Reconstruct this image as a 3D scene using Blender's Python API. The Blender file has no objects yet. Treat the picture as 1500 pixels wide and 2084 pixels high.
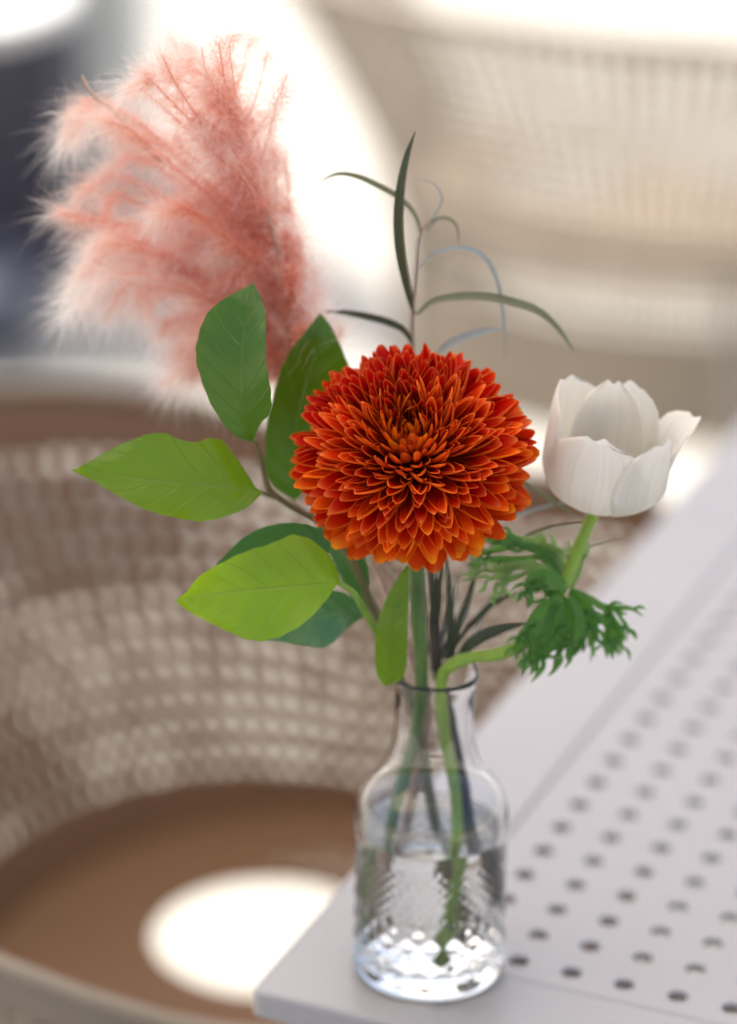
import bpy, bmesh, math, random
import numpy as np
from mathutils import Vector, Matrix, noise
random.seed(7); rng = np.random.default_rng(7)
rad = math.radians
sc = bpy.context.scene
COL = sc.collection

# ------------------------------------------------------------------ camera
F = 7840.03                      # focal length in photograph pixels (1500 wide)
H = 1.5511                       # camera height above the ground
CP = Vector((0, 0, H))
WM = Matrix(((0.9999, 0.0144, 0.0), (0.0059, -0.4055, 0.9141), (0.0132, -0.9140, -0.4055)))
cam_d = bpy.data.cameras.new('camera'); cam = bpy.data.objects.new('camera', cam_d); COL.objects.link(cam)
right = Vector((WM[0][0], WM[1][0], WM[2][0])).normalized()
fwd = Vector((WM[0][2], WM[1][2], WM[2][2])).normalized()
right = (right - fwd * right.dot(fwd)).normalized()
down = fwd.cross(right).normalized()
M = Matrix((right, -down, -fwd)).transposed().to_4x4(); M.translation = CP
cam.matrix_world = M
cam_d.sensor_fit = 'HORIZONTAL'; cam_d.sensor_width = 24; cam_d.lens = 24 * F / 1500
cam_d.clip_start = 0.05; cam_d.clip_end = 500
cam_d.dof.use_dof = True; cam_d.dof.focus_distance = 1.452; cam_d.dof.aperture_fstop = cam_d.lens / 42.0
sc.camera = cam

# ------------------------------------------------------------------ sky, sun, exposure
SUN_EL = rad(58); SUN_DIR = Vector((-0.50, 0.866, 0)).normalized()      # towards the sun, over the ground
w = bpy.data.worlds.new('World'); sc.world = w; w.use_nodes = True
nt = w.node_tree; bg = nt.nodes['Background']
sky = nt.nodes.new('ShaderNodeTexSky'); sky.sky_type = 'NISHITA'; sky.sun_disc = False
sky.dust_density = 4.0; sky.ozone_density = .6; sky.air_density = 1.0; sky.sun_elevation = SUN_EL; sky.sun_rotation = math.atan2(SUN_DIR.x, SUN_DIR.y)
nt.links.new(sky.outputs[0], bg.inputs[0]); bg.inputs[1].default_value = 0.10
sd = bpy.data.lights.new('sun', 'SUN'); sd.energy = 3.8; sd.angle = rad(0.53); sd.color = (1, 0.94, 0.85)
sun = bpy.data.objects.new('sun', sd); COL.objects.link(sun)
sv = SUN_DIR * math.cos(SUN_EL) + Vector((0, 0, math.sin(SUN_EL)))
sun.rotation_euler = (-sv).to_track_quat('-Z', 'Y').to_euler()
sc.view_settings.view_transform = 'Standard'; sc.view_settings.look = 'None'
sc.view_settings.exposure = 1.42; sc.view_settings.gamma = 1
sc.cycles.max_bounces = 14; sc.cycles.transmission_bounces = 12; sc.cycles.transparent_max_bounces = 12
sc.cycles.diffuse_bounces = 5; sc.cycles.glossy_bounces = 5
sc.cycles.sample_clamp_indirect = 8
sc.cycles.use_denoising = True

# ------------------------------------------------------------------ helpers
def ray(px, py): return (float(px - 750) / F) * right + (float(py - 1042) / F) * down + fwd
def pz(px, py, z): d = ray(px, py); return CP + d * float((z - H) / d.z)       # on a level plane
def pv(px, py, y): d = ray(px, py); return CP + d * float(y / d.y)             # on an upright plane
def obj(name, me, mat=None, parent=None, smooth=True):
    if isinstance(me, bmesh.types.BMesh):
        b = me; me = bpy.data.meshes.new(name); b.to_mesh(me); b.free()
    o = bpy.data.objects.new(name, me); COL.objects.link(o)
    if mat and not me.materials: me.materials.append(mat)
    if smooth: me.polygons.foreach_set('use_smooth', [True] * len(me.polygons))
    if parent: o.parent = parent
    return o
def empty(name, loc):
    o = bpy.data.objects.new(name, None); COL.objects.link(o); o.location = loc; o.empty_display_size = .02; return o
def tag(o, label=None, cat=None, group=None, kind=None):
    for k, v in (('label', label), ('category', cat), ('group', group), ('kind', kind)):
        if v: o[k] = v
    return o
def setp(o, root):           # parent with world-space mesh data kept in place
    o.parent = root; o.matrix_parent_inverse = Matrix.Translation(-Vector(root.location)); return o
def mesh(name, v, f, uv=None):
    me = bpy.data.meshes.new(name); me.from_pydata([tuple(x) for x in v], [], f); me.update()
    if uv is not None:
        l = me.uv_layers.new(name='UVMap'); li = np.empty(len(me.loops), dtype=np.int32); me.loops.foreach_get('vertex_index', li)
        l.data.foreach_set('uv', np.asarray(uv, dtype=np.float32)[li].ravel())
    return me
def crom(P, n):
    P = np.asarray(P, float); P = np.vstack([2 * P[0] - P[1], P, 2 * P[-1] - P[-2]]); m = len(P) - 3
    out = []
    for t in np.linspace(0, m - 1e-9, n):
        i = int(t); s = t - i; a, b, c, d = P[i:i + 4]
        out.append(.5 * ((2 * b) + (c - a) * s + (2 * a - 5 * b + 4 * c - d) * s * s + (3 * b - a - 3 * c + d) * s ** 3))
    return np.array(out)
def tube(P, R, seg=10, caps=True):
    P = [Vector(p) for p in P]; v = []; f = []; n = len(P)
    up = Vector((0.3, -1, 0.1)).normalized()
    for i, p in enumerate(P):
        t = (P[min(i + 1, n - 1)] - P[max(i - 1, 0)]).normalized()
        a = t.cross(up).normalized(); b = t.cross(a).normalized()
        r = R[i] if hasattr(R, '__len__') else R
        for k in range(seg):
            q = 2 * math.pi * k / seg; v.append(p + a * (r * math.cos(q)) + b * (r * math.sin(q)))
    for i in range(n - 1):
        for k in range(seg):
            k2 = (k + 1) % seg; f.append((i * seg + k, i * seg + k2, (i + 1) * seg + k2, (i + 1) * seg + k))
    if caps: f.append(tuple(range(seg))[::-1]); f.append(tuple((n - 1) * seg + k for k in range(seg)))
    uv = [(k / seg, i / (n - 1)) for i in range(n) for k in range(seg)]
    return v, f, uv
def stem(name, ctrl, r0, r1, mat, root, n=40, seg=10, pw=1.0):
    P = crom(ctrl, n); t_ = np.linspace(0, 1, n); rr_ = r1 + (r0 - r1) * (1 - t_) ** pw
    rr_ = rr_ * (1 + .05 * np.sin(t_ * 37) + .04 * np.sin(t_ * 91 + 1)); v, f, uv = tube(P, rr_, seg)
    return setp(obj(name, mesh(name, v, f, uv), mat), root)
def box(bm, x0, x1, y0, y1, z0, z1):
    bmesh.ops.create_cube(bm, size=1, matrix=Matrix.Translation(((x0 + x1) / 2, (y0 + y1) / 2, (z0 + z1) / 2)) @ Matrix.Diagonal((x1 - x0, y1 - y0, z1 - z0, 1)))
def lathe(prof, seg, close=False, disp=None):
    v = []; f = []; m = len(prof)
    for i, (r, z) in enumerate(prof):
        for k in range(seg):
            a = 2 * math.pi * k / seg; rr = r + (disp(a, z, i) if disp else 0)
            v.append((rr * math.cos(a), rr * math.sin(a), z))
    for i in range(m - 1 + (1 if close else 0)):
        j = (i + 1) % m
        for k in range(seg):
            k2 = (k + 1) % seg; f.append((i * seg + k, i * seg + k2, j * seg + k2, j * seg + k))
    return v, f

# ------------------------------------------------------------------ materials
def mat(name, col=(.5, .5, .5), rough=.5, **kw):
    m = bpy.data.materials.new(name); m.use_nodes = True; b = m.node_tree.nodes['Principled BSDF']
    b.inputs['Base Color'].default_value = (*col, 1); b.inputs['Roughness'].default_value = rough
    for k, v in kw.items(): b.inputs[k.replace('_', ' ')].default_value = v
    return m
class NT:
    def __init__(s, m): s.m = m; s.t = m.node_tree; s.b = s.t.nodes['Principled BSDF']; s.out = s.t.nodes['Material Output']
    def n(s, ty, **kw):
        x = s.t.nodes.new(ty)
        for k, v in kw.items(): setattr(x, k, v)
        return x
    def l(s, a, b): s.t.links.new(a, b)
    def val(s, x, v): x.default_value = v
    def math(s, op, a, b=None, clamp=False):
        x = s.n('ShaderNodeMath', operation=op, use_clamp=clamp)
        for i, q in enumerate((a, b)):
            if q is None: continue
            if isinstance(q, (int, float)): x.inputs[i].default_value = q
            else: s.l(q, x.inputs[i])
        return x.outputs[0]
    def mix(s, f, a, b):
        x = s.n('ShaderNodeMix', data_type='RGBA')
        for i, q in ((0, f), (6, a), (7, b)):
            if isinstance(q, (int, float)): x.inputs[i].default_value = q
            elif isinstance(q, tuple): x.inputs[i].default_value = (*q, 1)
            else: s.l(q, x.inputs[i])
        return x.outputs[2]
    def noise(s, scale, detail=4, coord='Object'):
        tc = s.n('ShaderNodeTexCoord'); x = s.n('ShaderNodeTexNoise'); x.inputs['Scale'].default_value = scale; x.inputs['Detail'].default_value = detail
        s.l(tc.outputs[coord], x.inputs['Vector']); return x.outputs['Fac']
    def ramp(s, fac, stops):
        x = s.n('ShaderNodeValToRGB'); e = x.color_ramp.elements
        while len(e) < len(stops): e.new(.5)
        for q, (p, c) in zip(e, stops): q.position = p; q.color = (*c, 1)
        s.l(fac, x.inputs[0]); return x.outputs[0]
    def bump(s, h, strength=.3, dist=.001):
        x = s.n('ShaderNodeBump'); x.inputs['Strength'].default_value = strength; x.inputs['Distance'].default_value = dist
        s.l(h, x.inputs['Height']); s.l(x.outputs[0], s.b.inputs['Normal'])
    def uv(s):
        tc = s.n('ShaderNodeTexCoord'); x = s.n('ShaderNodeSeparateXYZ'); s.l(tc.outputs['UV'], x.inputs[0]); return x.outputs[0], x.outputs[1]
    def translucent(s, colsock, fac):
        tr = s.n('ShaderNodeBsdfTranslucent'); mx = s.n('ShaderNodeMixShader'); mx.inputs[0].default_value = fac
        if isinstance(colsock, tuple): tr.inputs[0].default_value = (*colsock, 1)
        else: s.l(colsock, tr.inputs[0])
        s.l(s.b.outputs[0], mx.inputs[1]); s.l(tr.outputs[0], mx.inputs[2]); s.l(mx.outputs[0], s.out.inputs['Surface'])

def coated(name, c, rough, var=.08):        # powder coated metal
    m = mat(name, c, rough); q = NT(m); nz = q.noise(9, 6)
    q.l(q.mix(nz, tuple(x * (1 - var) for x in c), tuple(min(1, x * (1 + var)) for x in c)), q.b.inputs['Base Color'])
    q.bump(q.noise(2500, 2), .06, .0002); sm = q.noise(14, 5); q.l(q.math('ADD', q.math('MULTIPLY', sm, .22), rough - .11), q.b.inputs['Roughness']); return m
M_table = coated('table powder coat', (.365, .35, .36), .33)
M_chair = coated('chair powder coat', (.29, .235, .18), .5)
M_chair_shade = coated('chair inside shade brown', (.150, .076, .036), .62)  # shade of the tub interior put into the colour, darker than the beige outside
M_gmetal = coated('leg metal', (.38, .33, .28), .45)
M_char = coated('charcoal', (.030, .031, .052), .7)
M_canopy = mat('canopy cloth', (.80, .74, .64), .9)
def _cn():
    q = NT(M_canopy); nz = q.noise(400, 2); q.bump(nz, .2, .001); q.translucent((.92, .85, .74), .6)
_cn()
M_white = coated('white enamel', (.82, .84, .84), .3)
M_post = coated('grey post paint', (.80, .83, .80), .6)
M_blue = coated('blue glaze', (.06, .07, .11), .4)
def ground_mat():
    m = mat('pale paving', (.6, .57, .5), .85); q = NT(m)
    tc = q.n('ShaderNodeTexCoord'); br = q.n('ShaderNodeTexBrick'); q.l(tc.outputs['Object'], br.inputs['Vector'])
    br.inputs['Scale'].default_value = 1; br.inputs['Brick Width'].default_value = .9; br.inputs['Row Height'].default_value = .6
    br.inputs['Mortar Size'].default_value = .006
    br.inputs['Color1'].default_value = (.40, .385, .35, 1); br.inputs['Color2'].default_value = (.355, .345, .315, 1); br.inputs['Mortar'].default_value = (.25, .23, .2, 1)
    nz = q.noise(3, 8); q.l(q.mix(q.math('MULTIPLY', nz, .4), br.outputs[0], (.31, .30, .275)), q.b.inputs['Base Color']); q.bump(q.noise(120, 4), .3, .003)
    return m
def leaf_mat(name, c, vein, trans, tf=.35, rough=.30):
    m = mat(name, c, rough); q = NT(m); u, v = q.uv()
    au = q.math('ABSOLUTE', q.math('SUBTRACT', u, .5))
    mid = q.math('SUBTRACT', 1, q.math('MULTIPLY', au, 45), True)
    w_ = q.math('FRACT', q.math('MULTIPLY', q.math('SUBTRACT', v, q.math('MULTIPLY', au, .42)), 8.0))
    w_ = q.math('ABSOLUTE', q.math('SUBTRACT', w_, .5)); side = q.math('SUBTRACT', 1, q.math('MULTIPLY', w_, 16), True)
    side = q.math('MULTIPLY', side, .5)
    ve = q.math('MAXIMUM', mid, side)
    nz = q.noise(70, 5); big = q.ramp(q.noise(22, 3), [(.35, (0, 0, 0)), (.65, (1, 1, 1))])
    base = q.mix(nz, tuple(x * .78 for x in c), tuple(x * 1.2 for x in c))
    base = q.mix(big, q.mix(.35, base, (c[0] * .55, c[1] * .8, c[2] * 2.5)), q.mix(.45, base, (c[0] * 1.9, c[1] * 1.35, c[2])))
    sp = q.math('GREATER_THAN', q.noise(210, 2), .74); base = q.mix(q.math('MULTIPLY', sp, .45), base, (.16, .12, .03))
    colr = q.mix(q.math('MULTIPLY', ve, .55), base, vein); q.l(colr, q.b.inputs['Base Color'])
    q.bump(q.math('SUBTRACT', q.math('MULTIPLY', nz, .25), ve), .5, .0007)
    q.translucent(q.mix(ve, trans, vein), tf); return m
M_leaf_dark = leaf_mat('deep green leaf', (.042, .115, .008), (.12, .22, .03), (.12, .30, .005), .28)
M_leaf_mid = leaf_mat('mid green leaf', (.070, .155, .005), (.15, .26, .03), (.24, .42, .006), .35)
M_leaf_lime = leaf_mat('lime green leaf', (.14, .28, .006), (.26, .38, .05), (.40, .62, .01), .40)
M_leaf_teal = leaf_mat('blue green leaf', (.045, .14, .038), (.12, .24, .07), (.10, .28, .05), .25)
def plain_leaf(name, c, t, tf=.3, rough=.5):
    m = mat(name, c, rough); q = NT(m); nz = q.noise(160, 5)
    q.l(q.mix(nz, tuple(x * .7 for x in c), tuple(x * 1.3 for x in c)), q.b.inputs['Base Color']); q.translucent(t, tf); return m
M_narrow = plain_leaf('dark olive leaf', (.040, .050, .030), (.08, .10, .04), .2)
M_narrow_grey = plain_leaf('grey blue leaf', (.26, .29, .32), (.3, .35, .3), .25, .45)
M_narrow_mid = plain_leaf('olive leaf', (.13, .14, .09), (.2, .22, .1), .25)
M_ruff = plain_leaf('ruff leaf', (.055, .17, .028), (.18, .40, .05), .3)
M_ruff_pale = plain_leaf('pale ruff leaf', (.17, .27, .09), (.30, .5, .12), .35)
M_stem_green = plain_leaf('green stem', (.10, .19, .04), (.2, .4, .04), .1, .42)
M_stem_lime = plain_leaf('lime stem', (.26, .42, .05), (.3, .5, .05), .15, .4)
M_stem_woody = plain_leaf('woody stem', (.17, .15, .06), (.1, .1, .05), .02, .6)
M_stem_dark = plain_leaf('dark stem', (.035, .028, .024), (.05, .04, .03), .02, .6)
M_twig = plain_leaf('pinkish twig', (.22, .15, .12), (.2, .15, .1), .05, .6)
M_stem_straw = plain_leaf('straw stem', (.48, .33, .25), (.4, .3, .2), .05, .6)
def petal_mat(name, base, midc, tip, edge, back, tf=.14):
    m = mat(name, midc, .42); q = NT(m); u, v = q.uv()
    au = q.math('MULTIPLY', q.math('ABSOLUTE', q.math('SUBTRACT', u, .5)), 2)
    inner = q.ramp(v, [(0, base), (.55, base), (.88, midc), (1, tip)])
    streak = q.n('ShaderNodeTexNoise'); tc = q.n('ShaderNodeTexCoord'); mp = q.n('ShaderNodeMapping'); mp.inputs['Scale'].default_value = (16, 1.2, 1)
    q.l(tc.outputs['UV'], mp.inputs[0]); q.l(mp.outputs[0], streak.inputs['Vector']); streak.inputs['Scale'].default_value = 1.4
    inner = q.mix(q.math('MULTIPLY', streak.outputs['Fac'], .45), inner, tuple(x * .6 for x in midc))
    em = q.math('MULTIPLY', q.math('POWER', au, 11), q.math('MULTIPLY', v, 1.3, True), True)
    tipm = q.math('POWER', v, 14)
    inner = q.mix(q.math('MULTIPLY', q.math('MAXIMUM', em, tipm), .9), inner, edge)
    backc = q.mix(q.math('MULTIPLY', streak.outputs['Fac'], .7), back, tuple(x * .75 for x in midc))
    geo = q.n('ShaderNodeNewGeometry'); oi = q.n('ShaderNodeObjectInfo')
    colr = q.mix(geo.outputs['Backfacing'], inner, backc)
    hs = q.n('ShaderNodeHueSaturation'); q.l(colr, hs.inputs['Color']); q.l(q.math('ADD', q.math('MULTIPLY', oi.outputs['Random'], .5), .78), hs.inputs['Value'])
    q.l(q.math('ADD', q.math('MULTIPLY', oi.outputs['Random'], .016), .496), hs.inputs['Hue'])
    q.l(hs.outputs[0], q.b.inputs['Base Color']); q.bump(streak.outputs['Fac'], .25, .0003)
    q.b.inputs['Specular IOR Level'].default_value = .22
    q.translucent(q.mix(.5, hs.outputs[0], tuple(min(1, x * 1.2) for x in midc)), tf); return m
RED = (.46, .012, .004)
M_pet = [petal_mat('young petal', (.50, .02, .001), (.76, .10, .002), (.86, .25, .004), (.92, .36, .02), (.82, .20, .006), .25),
         petal_mat('inner petal', (.46, .002, .001), (.68, .008, .001), (.84, .045, .002), (1, .42, .11), (.92, .18, .02), .25),
         petal_mat('middle petal', (.54, .003, .001), (.76, .011, .001), (.88, .05, .002), (1, .38, .10), (.94, .19, .02), .25),
         petal_mat('outer petal', (.64, .008, .001), (.86, .032, .001), (.95, .13, .001), (.98, .32, .04), (.96, .22, .01), .28),
         petal_mat('rim petal', (.76, .025, .001), (.93, .11, .001), (.98, .27, .002), (.98, .38, .02), (.96, .32, .01), .3)]
def white_petal():
    m = mat('ivory petal', (.80, .78, .72), .5); q = NT(m); u, v = q.uv()
    st = q.n('ShaderNodeTexNoise'); tc = q.n('ShaderNodeTexCoord'); mp = q.n('ShaderNodeMapping'); mp.inputs['Scale'].default_value = (34, 1.0, 1)
    q.l(tc.outputs['UV'], mp.inputs[0]); q.l(mp.outputs[0], st.inputs['Vector']); st.inputs['Scale'].default_value = 1.0; st.inputs['Detail'].default_value = 3
    c = q.ramp(v, [(0, (.70, .72, .52)), (.25, (.88, .87, .81)), (1, (.92, .92, .91))])
    c = q.mix(q.math('MULTIPLY', q.math('POWER', st.outputs['Fac'], 3), 2.2, True), c, (.68, .57, .50))
    q.l(c, q.b.inputs['Base Color']); q.bump(st.outputs['Fac'], .35, .0006); q.translucent((.95, .94, .89), .5); return m
M_white_petal = white_petal()
def plume_mat():
    m = mat('pink plume', (.7, .3, .25), .7); q = NT(m); u, v = q.uv()
    c = q.ramp(v, [(0, (.68, .19, .10)), (.3, (.88, .42, .30)), (.56, (.90, .66, .58)), (.8, (.96, .92, .89))])
    q.l(c, q.b.inputs['Base Color']); q.translucent(c, .45); return m
M_plume = plume_mat()
M_glass = mat('clear glass', (1, 1, 1), .0, Transmission_Weight=1.0, IOR=1.48)
M_water = mat('water', (.985, 1, .99), .0, Transmission_Weight=1.0, IOR=1.333)

# ------------------------------------------------------------------ ground
bm = bmesh.new(); box(bm, -150, 150, -80, 220, -.3, 0)
tag(obj('ground', bm, ground_mat(), smooth=False), 'pale sunlit stone paving under the table and chairs', kind='structure')

# ------------------------------------------------------------------ unseen cloth canopy added to shade the table and near chair
par = tag(empty('added_parasol', (-1.0, 1.2, 0)), 'large unseen beige square canopy added over the table to shade it', 'added_parasol')
cx, cy, hs, cz = -.75, 1.68, 1.75, 2.55
v = [(cx - hs, cy - hs, cz), (cx + hs, cy - hs, cz), (cx + hs, cy + hs, cz), (cx - hs, cy + hs, cz), (cx, cy, cz + .5)]
v += [(a, b, c - (.14 if i < 4 else .0)) for i, (a, b, c) in enumerate(v[:4])]
setp(obj('canopy', mesh('canopy', v, [(0, 1, 4), (1, 2, 4), (2, 3, 4), (3, 0, 4), (0, 5, 6, 1), (1, 6, 7, 2), (2, 7, 8, 3), (3, 8, 5, 0)]), M_canopy, smooth=False), par)
vv, ff, uu = tube([(cx, cy - .95, 0), (cx, cy - .95, 2.0), (cx, cy - .95, 2.75)], .028, 16)
setp(obj('pole', mesh('pole', vv, ff), M_gmetal), par)
vv, ff, uu = tube([(cx, cy - .95, 2.72), (cx, cy, 3.02)], .02, 12); setp(obj('arm', mesh('arm', vv, ff), M_gmetal), par)
bm = bmesh.new(); box(bm, cx - .3, cx + .3, cy - 1.25, cy - .65, .002, .06); setp(obj('base', bm, M_char, smooth=False), par)

# ------------------------------------------------------------------ table with perforated top
S = .023; G0 = Vector((.0646, 1.3765, .74)); gx = Vector((.9252, -.3795, 0)); gy = Vector((.3795, .9252, 0))
TM = Matrix((gx, gy, (0, 0, 1))).transposed().to_4x4(); TM.translation = G0
table = bpy.data.objects.new('perforated_table', None); COL.objects.link(table)
table.matrix_world = Matrix.Translation((0, 0, -.74)) @ TM
tag(table, 'beige grey metal table with a perforated top carrying the flower vase', 'table')
NX, NY = 26, 34                                   # cells of the perforated panel
X0, X1, Y0, Y1 = -3.98 * S, (NX + 1.95) * S, -2.93 * S, (NY + 1.7) * S       # outside edges
px0, px1, py0, py1 = -1.82 * S, (NX - .2) * S, -.60 * S, (NY - .4) * S       # panel edges
def perforated(xs, ys, r, ncirc=16, th=.0035):
    """sheet of cells, a real round hole in each; xs, ys are the cell borders, centres given"""
    V = []; Fc = []; key = {}
    def vid(p):
        k = (round(p[0], 5), round(p[1], 5), round(p[2], 5))
        if k not in key: key[k] = len(V); V.append(p)
        return key[k]
    for i in range(len(xs) - 1):
        for j in range(len(ys) - 1):
            a, b, c, d = xs[i], xs[i + 1], ys[j], ys[j + 1]; mx, my = (i - 1) * S, j * S
            ring = []; sq = []
            for k in range(ncirc):
                t = 2 * math.pi * k / ncirc + math.pi / 4; cs, sn = math.cos(t), math.sin(t)
                ring.append((mx + r * cs, my + r * sn))
                m_ = max(abs(cs), abs(sn)); ux, uy = cs / m_, sn / m_
                sq.append((mx + (ux * (b - mx) if ux > 0 else ux * (mx - a)), my + (uy * (d - my) if uy > 0 else uy * (my - c))))
            o_ = [vid((x, y, 0)) for x, y in sq]; bev = [vid((mx + (x - mx) * 1.10, my + (y - my) * 1.10, 0)) for x, y in ring]
            n_ = [vid((x, y, -.0005)) for x, y in ring]; lo = [vid((x, y, -th)) for x, y in ring]
            for k in range(ncirc):
                k2 = (k + 1) % ncirc
                Fc.append((o_[k], o_[k2], bev[k2], bev[k])); Fc.append((bev[k], bev[k2], n_[k2], n_[k])); Fc.append((n_[k], n_[k2], lo[k2], lo[k]))
    return V, Fc
xs = [px0] + [(i - .5) * S for i in range(0, NX - 1)] + [px1]; ys = [py0] + [(j + .5) * S for j in range(0, NY - 2)] + [py1]
V_, F_ = perforated(xs, ys, .0042)
po = obj('perforated_panel', mesh('perforated_panel', V_, F_), M_table, table, smooth=False); po.location = (0, 0, .7392)
def rounded_frame(x0, x1, y0, y1, ix0, ix1, iy0, iy1, R, z0, z1, bev):
    out = []; n = 8
    for (cx_, cy_, a0) in ((x1 - R, y1 - R, 0), (x0 + R, y1 - R, 90), (x0 + R, y0 + R, 180), (x1 - R, y0 + R, 270)):
        for k in range(n + 1):
            a = rad(a0 + 90 * k / n); out.append((cx_, cy_, math.cos(a), math.sin(a)))
    inn = []
    for (cx_, cy_) in ((ix1, iy1), (ix0, iy1), (ix0, iy0), (ix1, iy0)): inn += [(cx_, cy_)] * (n + 1)
    rings = []
    for dr, z in ((-.0, z0), (0, z1 - bev), (-bev * .3, z1 - bev * .3), (-bev, z1)):
        rings.append([(c + (R + dr) * ca, d + (R + dr) * sa, z) for c, d, ca, sa in out])
    g = .0009
    for e, z in ((g, z1), (0, z1 - g), (0, z1 - .004), ):
        rings.append([(x + (e if x > 0.1 else -e), y + (e if y > .1 else -e), z) for x, y in inn])
    m = len(out); V = [p for r_ in rings for p in r_]; Fc = []
    for i in range(len(rings) - 1):
        for k in range(m):
            k2 = (k + 1) % m; Fc.append((i * m + k, i * m + k2, (i + 1) * m + k2, (i + 1) * m + k))
    return V, Fc
V_, F_ = rounded_frame(X0, X1, Y0, Y1, px0 - .0008, px1 + .0008, py0 - .0008, py1 + .0008, .006, .74 - .0115, .74, .0018)
obj('frame', mesh('frame', V_, F_), M_table, table, smooth=False)
bm = bmesh.new()
for a, b, c, d in ((X0 + .05, X1 - .05, Y0 + .05, Y0 + .075), (X0 + .05, X1 - .05, Y1 - .075, Y1 - .05), (X0 + .05, X0 + .075, Y0 + .075, Y1 - .075), (X1 - .075, X1 - .05, Y0 + .075, Y1 - .075)):
    box(bm, a, b, c, d, .70, .735)
obj('apron', bm, M_gmetal, table, smooth=False)
for x in (X0 + .07, X1 - .07):
    for y in (Y0 + .07, Y1 - .07):
        bm = bmesh.new(); box(bm, x - .02, x + .02, y - .02, y + .02, 0.001, .699); bmesh.ops.bevel(bm, geom=bm.edges[:], offset=.003, segments=2, affect='EDGES')
        obj('leg', bm, M_gmetal, table, smooth=False)

# ------------------------------------------------------------------ perforated tub chairs
def tub_chair(loc, rot, label, group, xf=.20, z0=.33, zs=.45, top=.03, ax=.255, rr=.225, rise=.015, fa=.075, fb=.065, b=.255, low=None, hv=.22, inside=None):
    root = empty('tub_chair', (loc[0], loc[1], 0)); root.rotation_euler = (0, 0, rot); tag(root, label, 'chair', group)
    pitch = .0116
    t_ = np.linspace(math.pi / 2, 3 * math.pi / 2, 200); arc = np.stack([ax * np.cos(t_), b * np.sin(t_)], 1)
    plan = np.vstack([[[xf, b]], arc, [[xf, -b]]]); seg_ = np.r_[0, np.cumsum(np.linalg.norm(np.diff(plan, axis=0), axis=1))]; Ltot = seg_[-1]; NA = int(Ltot / pitch)
    z1 = .645; NR = int(round((z1 - z0) / .0126)); rows = np.linspace(0, 1, NR + 1)
    def pt(u, s):
        a = min(max(u, 0), 1) * Ltot; x = float(np.interp(a, seg_, plan[:, 0])); y = float(np.interp(a, seg_, plan[:, 1]))
        if x >= 0: nx, ny = 0, math.copysign(1, y)
        else: nx, ny = x / ax ** 2, y / b ** 2; l_ = math.hypot(nx, ny); nx /= l_; ny /= l_
        back = max(0, -nx); h_ = z0 + (z1 - z0) * s; k = max(0, (h_ - .41) / (z1 - .41))
        fl = (-.02 + .02 * s) + (fa + fb * back) * k ** 1.25
        zz = z0 + (z1 - z0 + rise * back) * s
        endk = min(1, min(a, Ltot - a) / .05); zz -= (1 - endk) ** 2 * .03 * s
        return (x + nx * fl, y + ny * fl, zz)
    V = []; Fc = []; key = {}
    def vid(u, s):
        k = (round(u, 6), round(s, 6))
        if k not in key: key[k] = len(V); V.append(pt(u, s))
        return key[k]
    nc = 10; hr = random.Random(3)
    us = [(i + .5) / (NA + 1) for i in range(NA + 1)]
    for i in range(NA):
        for j in range(NR):
            u0, u1, s0, s1 = us[i], us[i + 1], rows[j], rows[j + 1]; zc = z0 + (z1 - z0) * (s0 + s1) / 2
            if (zc > z1 - top) or zc < (low or z0 + .01) or zs - .013 < zc < zs + .012 or i < 2 or i > NA - 3:
                Fc.append((vid(u0, s0), vid(u1, s0), vid(u1, s1), vid(u0, s1))); continue
            mu, ms = (u0 + u1) / 2, (s0 + s1) / 2; sq = []; rg = []; r_h = rr * hr.uniform(1 - hv, 1 + hv)
            for k in range(nc):
                t = 2 * math.pi * (k + .5) / nc
                rg.append(vid(mu + r_h * (u1 - u0) * math.cos(t), ms + r_h * (s1 - s0) * math.sin(t)))
            co = [vid(u1, s0), vid(u1, s1), vid(u0, s1), vid(u0, s0)]
            # bridge the 10-gon to the four corners
            ang = [2 * math.pi * (k + .5) / nc for k in range(nc)]; ca = [-math.pi / 4, math.pi / 4, 3 * math.pi / 4, 5 * math.pi / 4]
            own = [min(range(4), key=lambda c_: abs((ang[k] - ca[c_] + math.pi) % (2 * math.pi) - math.pi)) for k in range(nc)]
            for k in range(nc):
                k2 = (k + 1) % nc
                if own[k] == own[k2]: Fc.append((co[own[k]], rg[k2], rg[k]))
                else: Fc.append((co[own[k]], co[own[k2]], rg[k2], rg[k]))
    sh = obj('shell', mesh('shell', V, Fc), M_chair, root)
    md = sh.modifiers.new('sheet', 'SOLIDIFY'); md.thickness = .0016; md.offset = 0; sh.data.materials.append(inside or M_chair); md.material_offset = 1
    P = [pt(us[i], 1) for i in range(0, NA + 1, 2)]; vv, ff, uu = tube(P, .0048, 8); obj('rim', mesh('rim', vv, ff), M_chair, root)
    P = [pt(us[i], 0) for i in range(0, NA + 1, 2)]; vv, ff, uu = tube(P, .004, 8); obj('lower_rim', mesh('lower_rim', vv, ff), M_chair, root)
    # seat pan: sheet with one round opening and a cluster of small drain holes
    out = [pt(us[i], (zs + .002 - z0) / (z1 - z0)) for i in range(0, NA + 1, 2)]; bm = bmesh.new()
    e = .0035; tp = [bm.verts.new((x, y, zs)) for x, y, z in out]; bt = [bm.verts.new((x, y, zs - e)) for x, y, z in out]
    bm.faces.new(tp); bm.faces.new(bt[::-1])
    for k in range(len(tp)): bm.faces.new((tp[k], bt[k], bt[(k + 1) % len(tp)], tp[(k + 1) % len(tp)]))
    bmesh.ops.recalc_face_normals(bm, faces=bm.faces[:])
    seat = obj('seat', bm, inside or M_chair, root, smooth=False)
    bm = bmesh.new(); bmesh.ops.create_cone(bm, cap_ends=True, segments=64, radius1=.066, radius2=.066, depth=.05, matrix=Matrix.Translation((-.028, .100, zs)))
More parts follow.
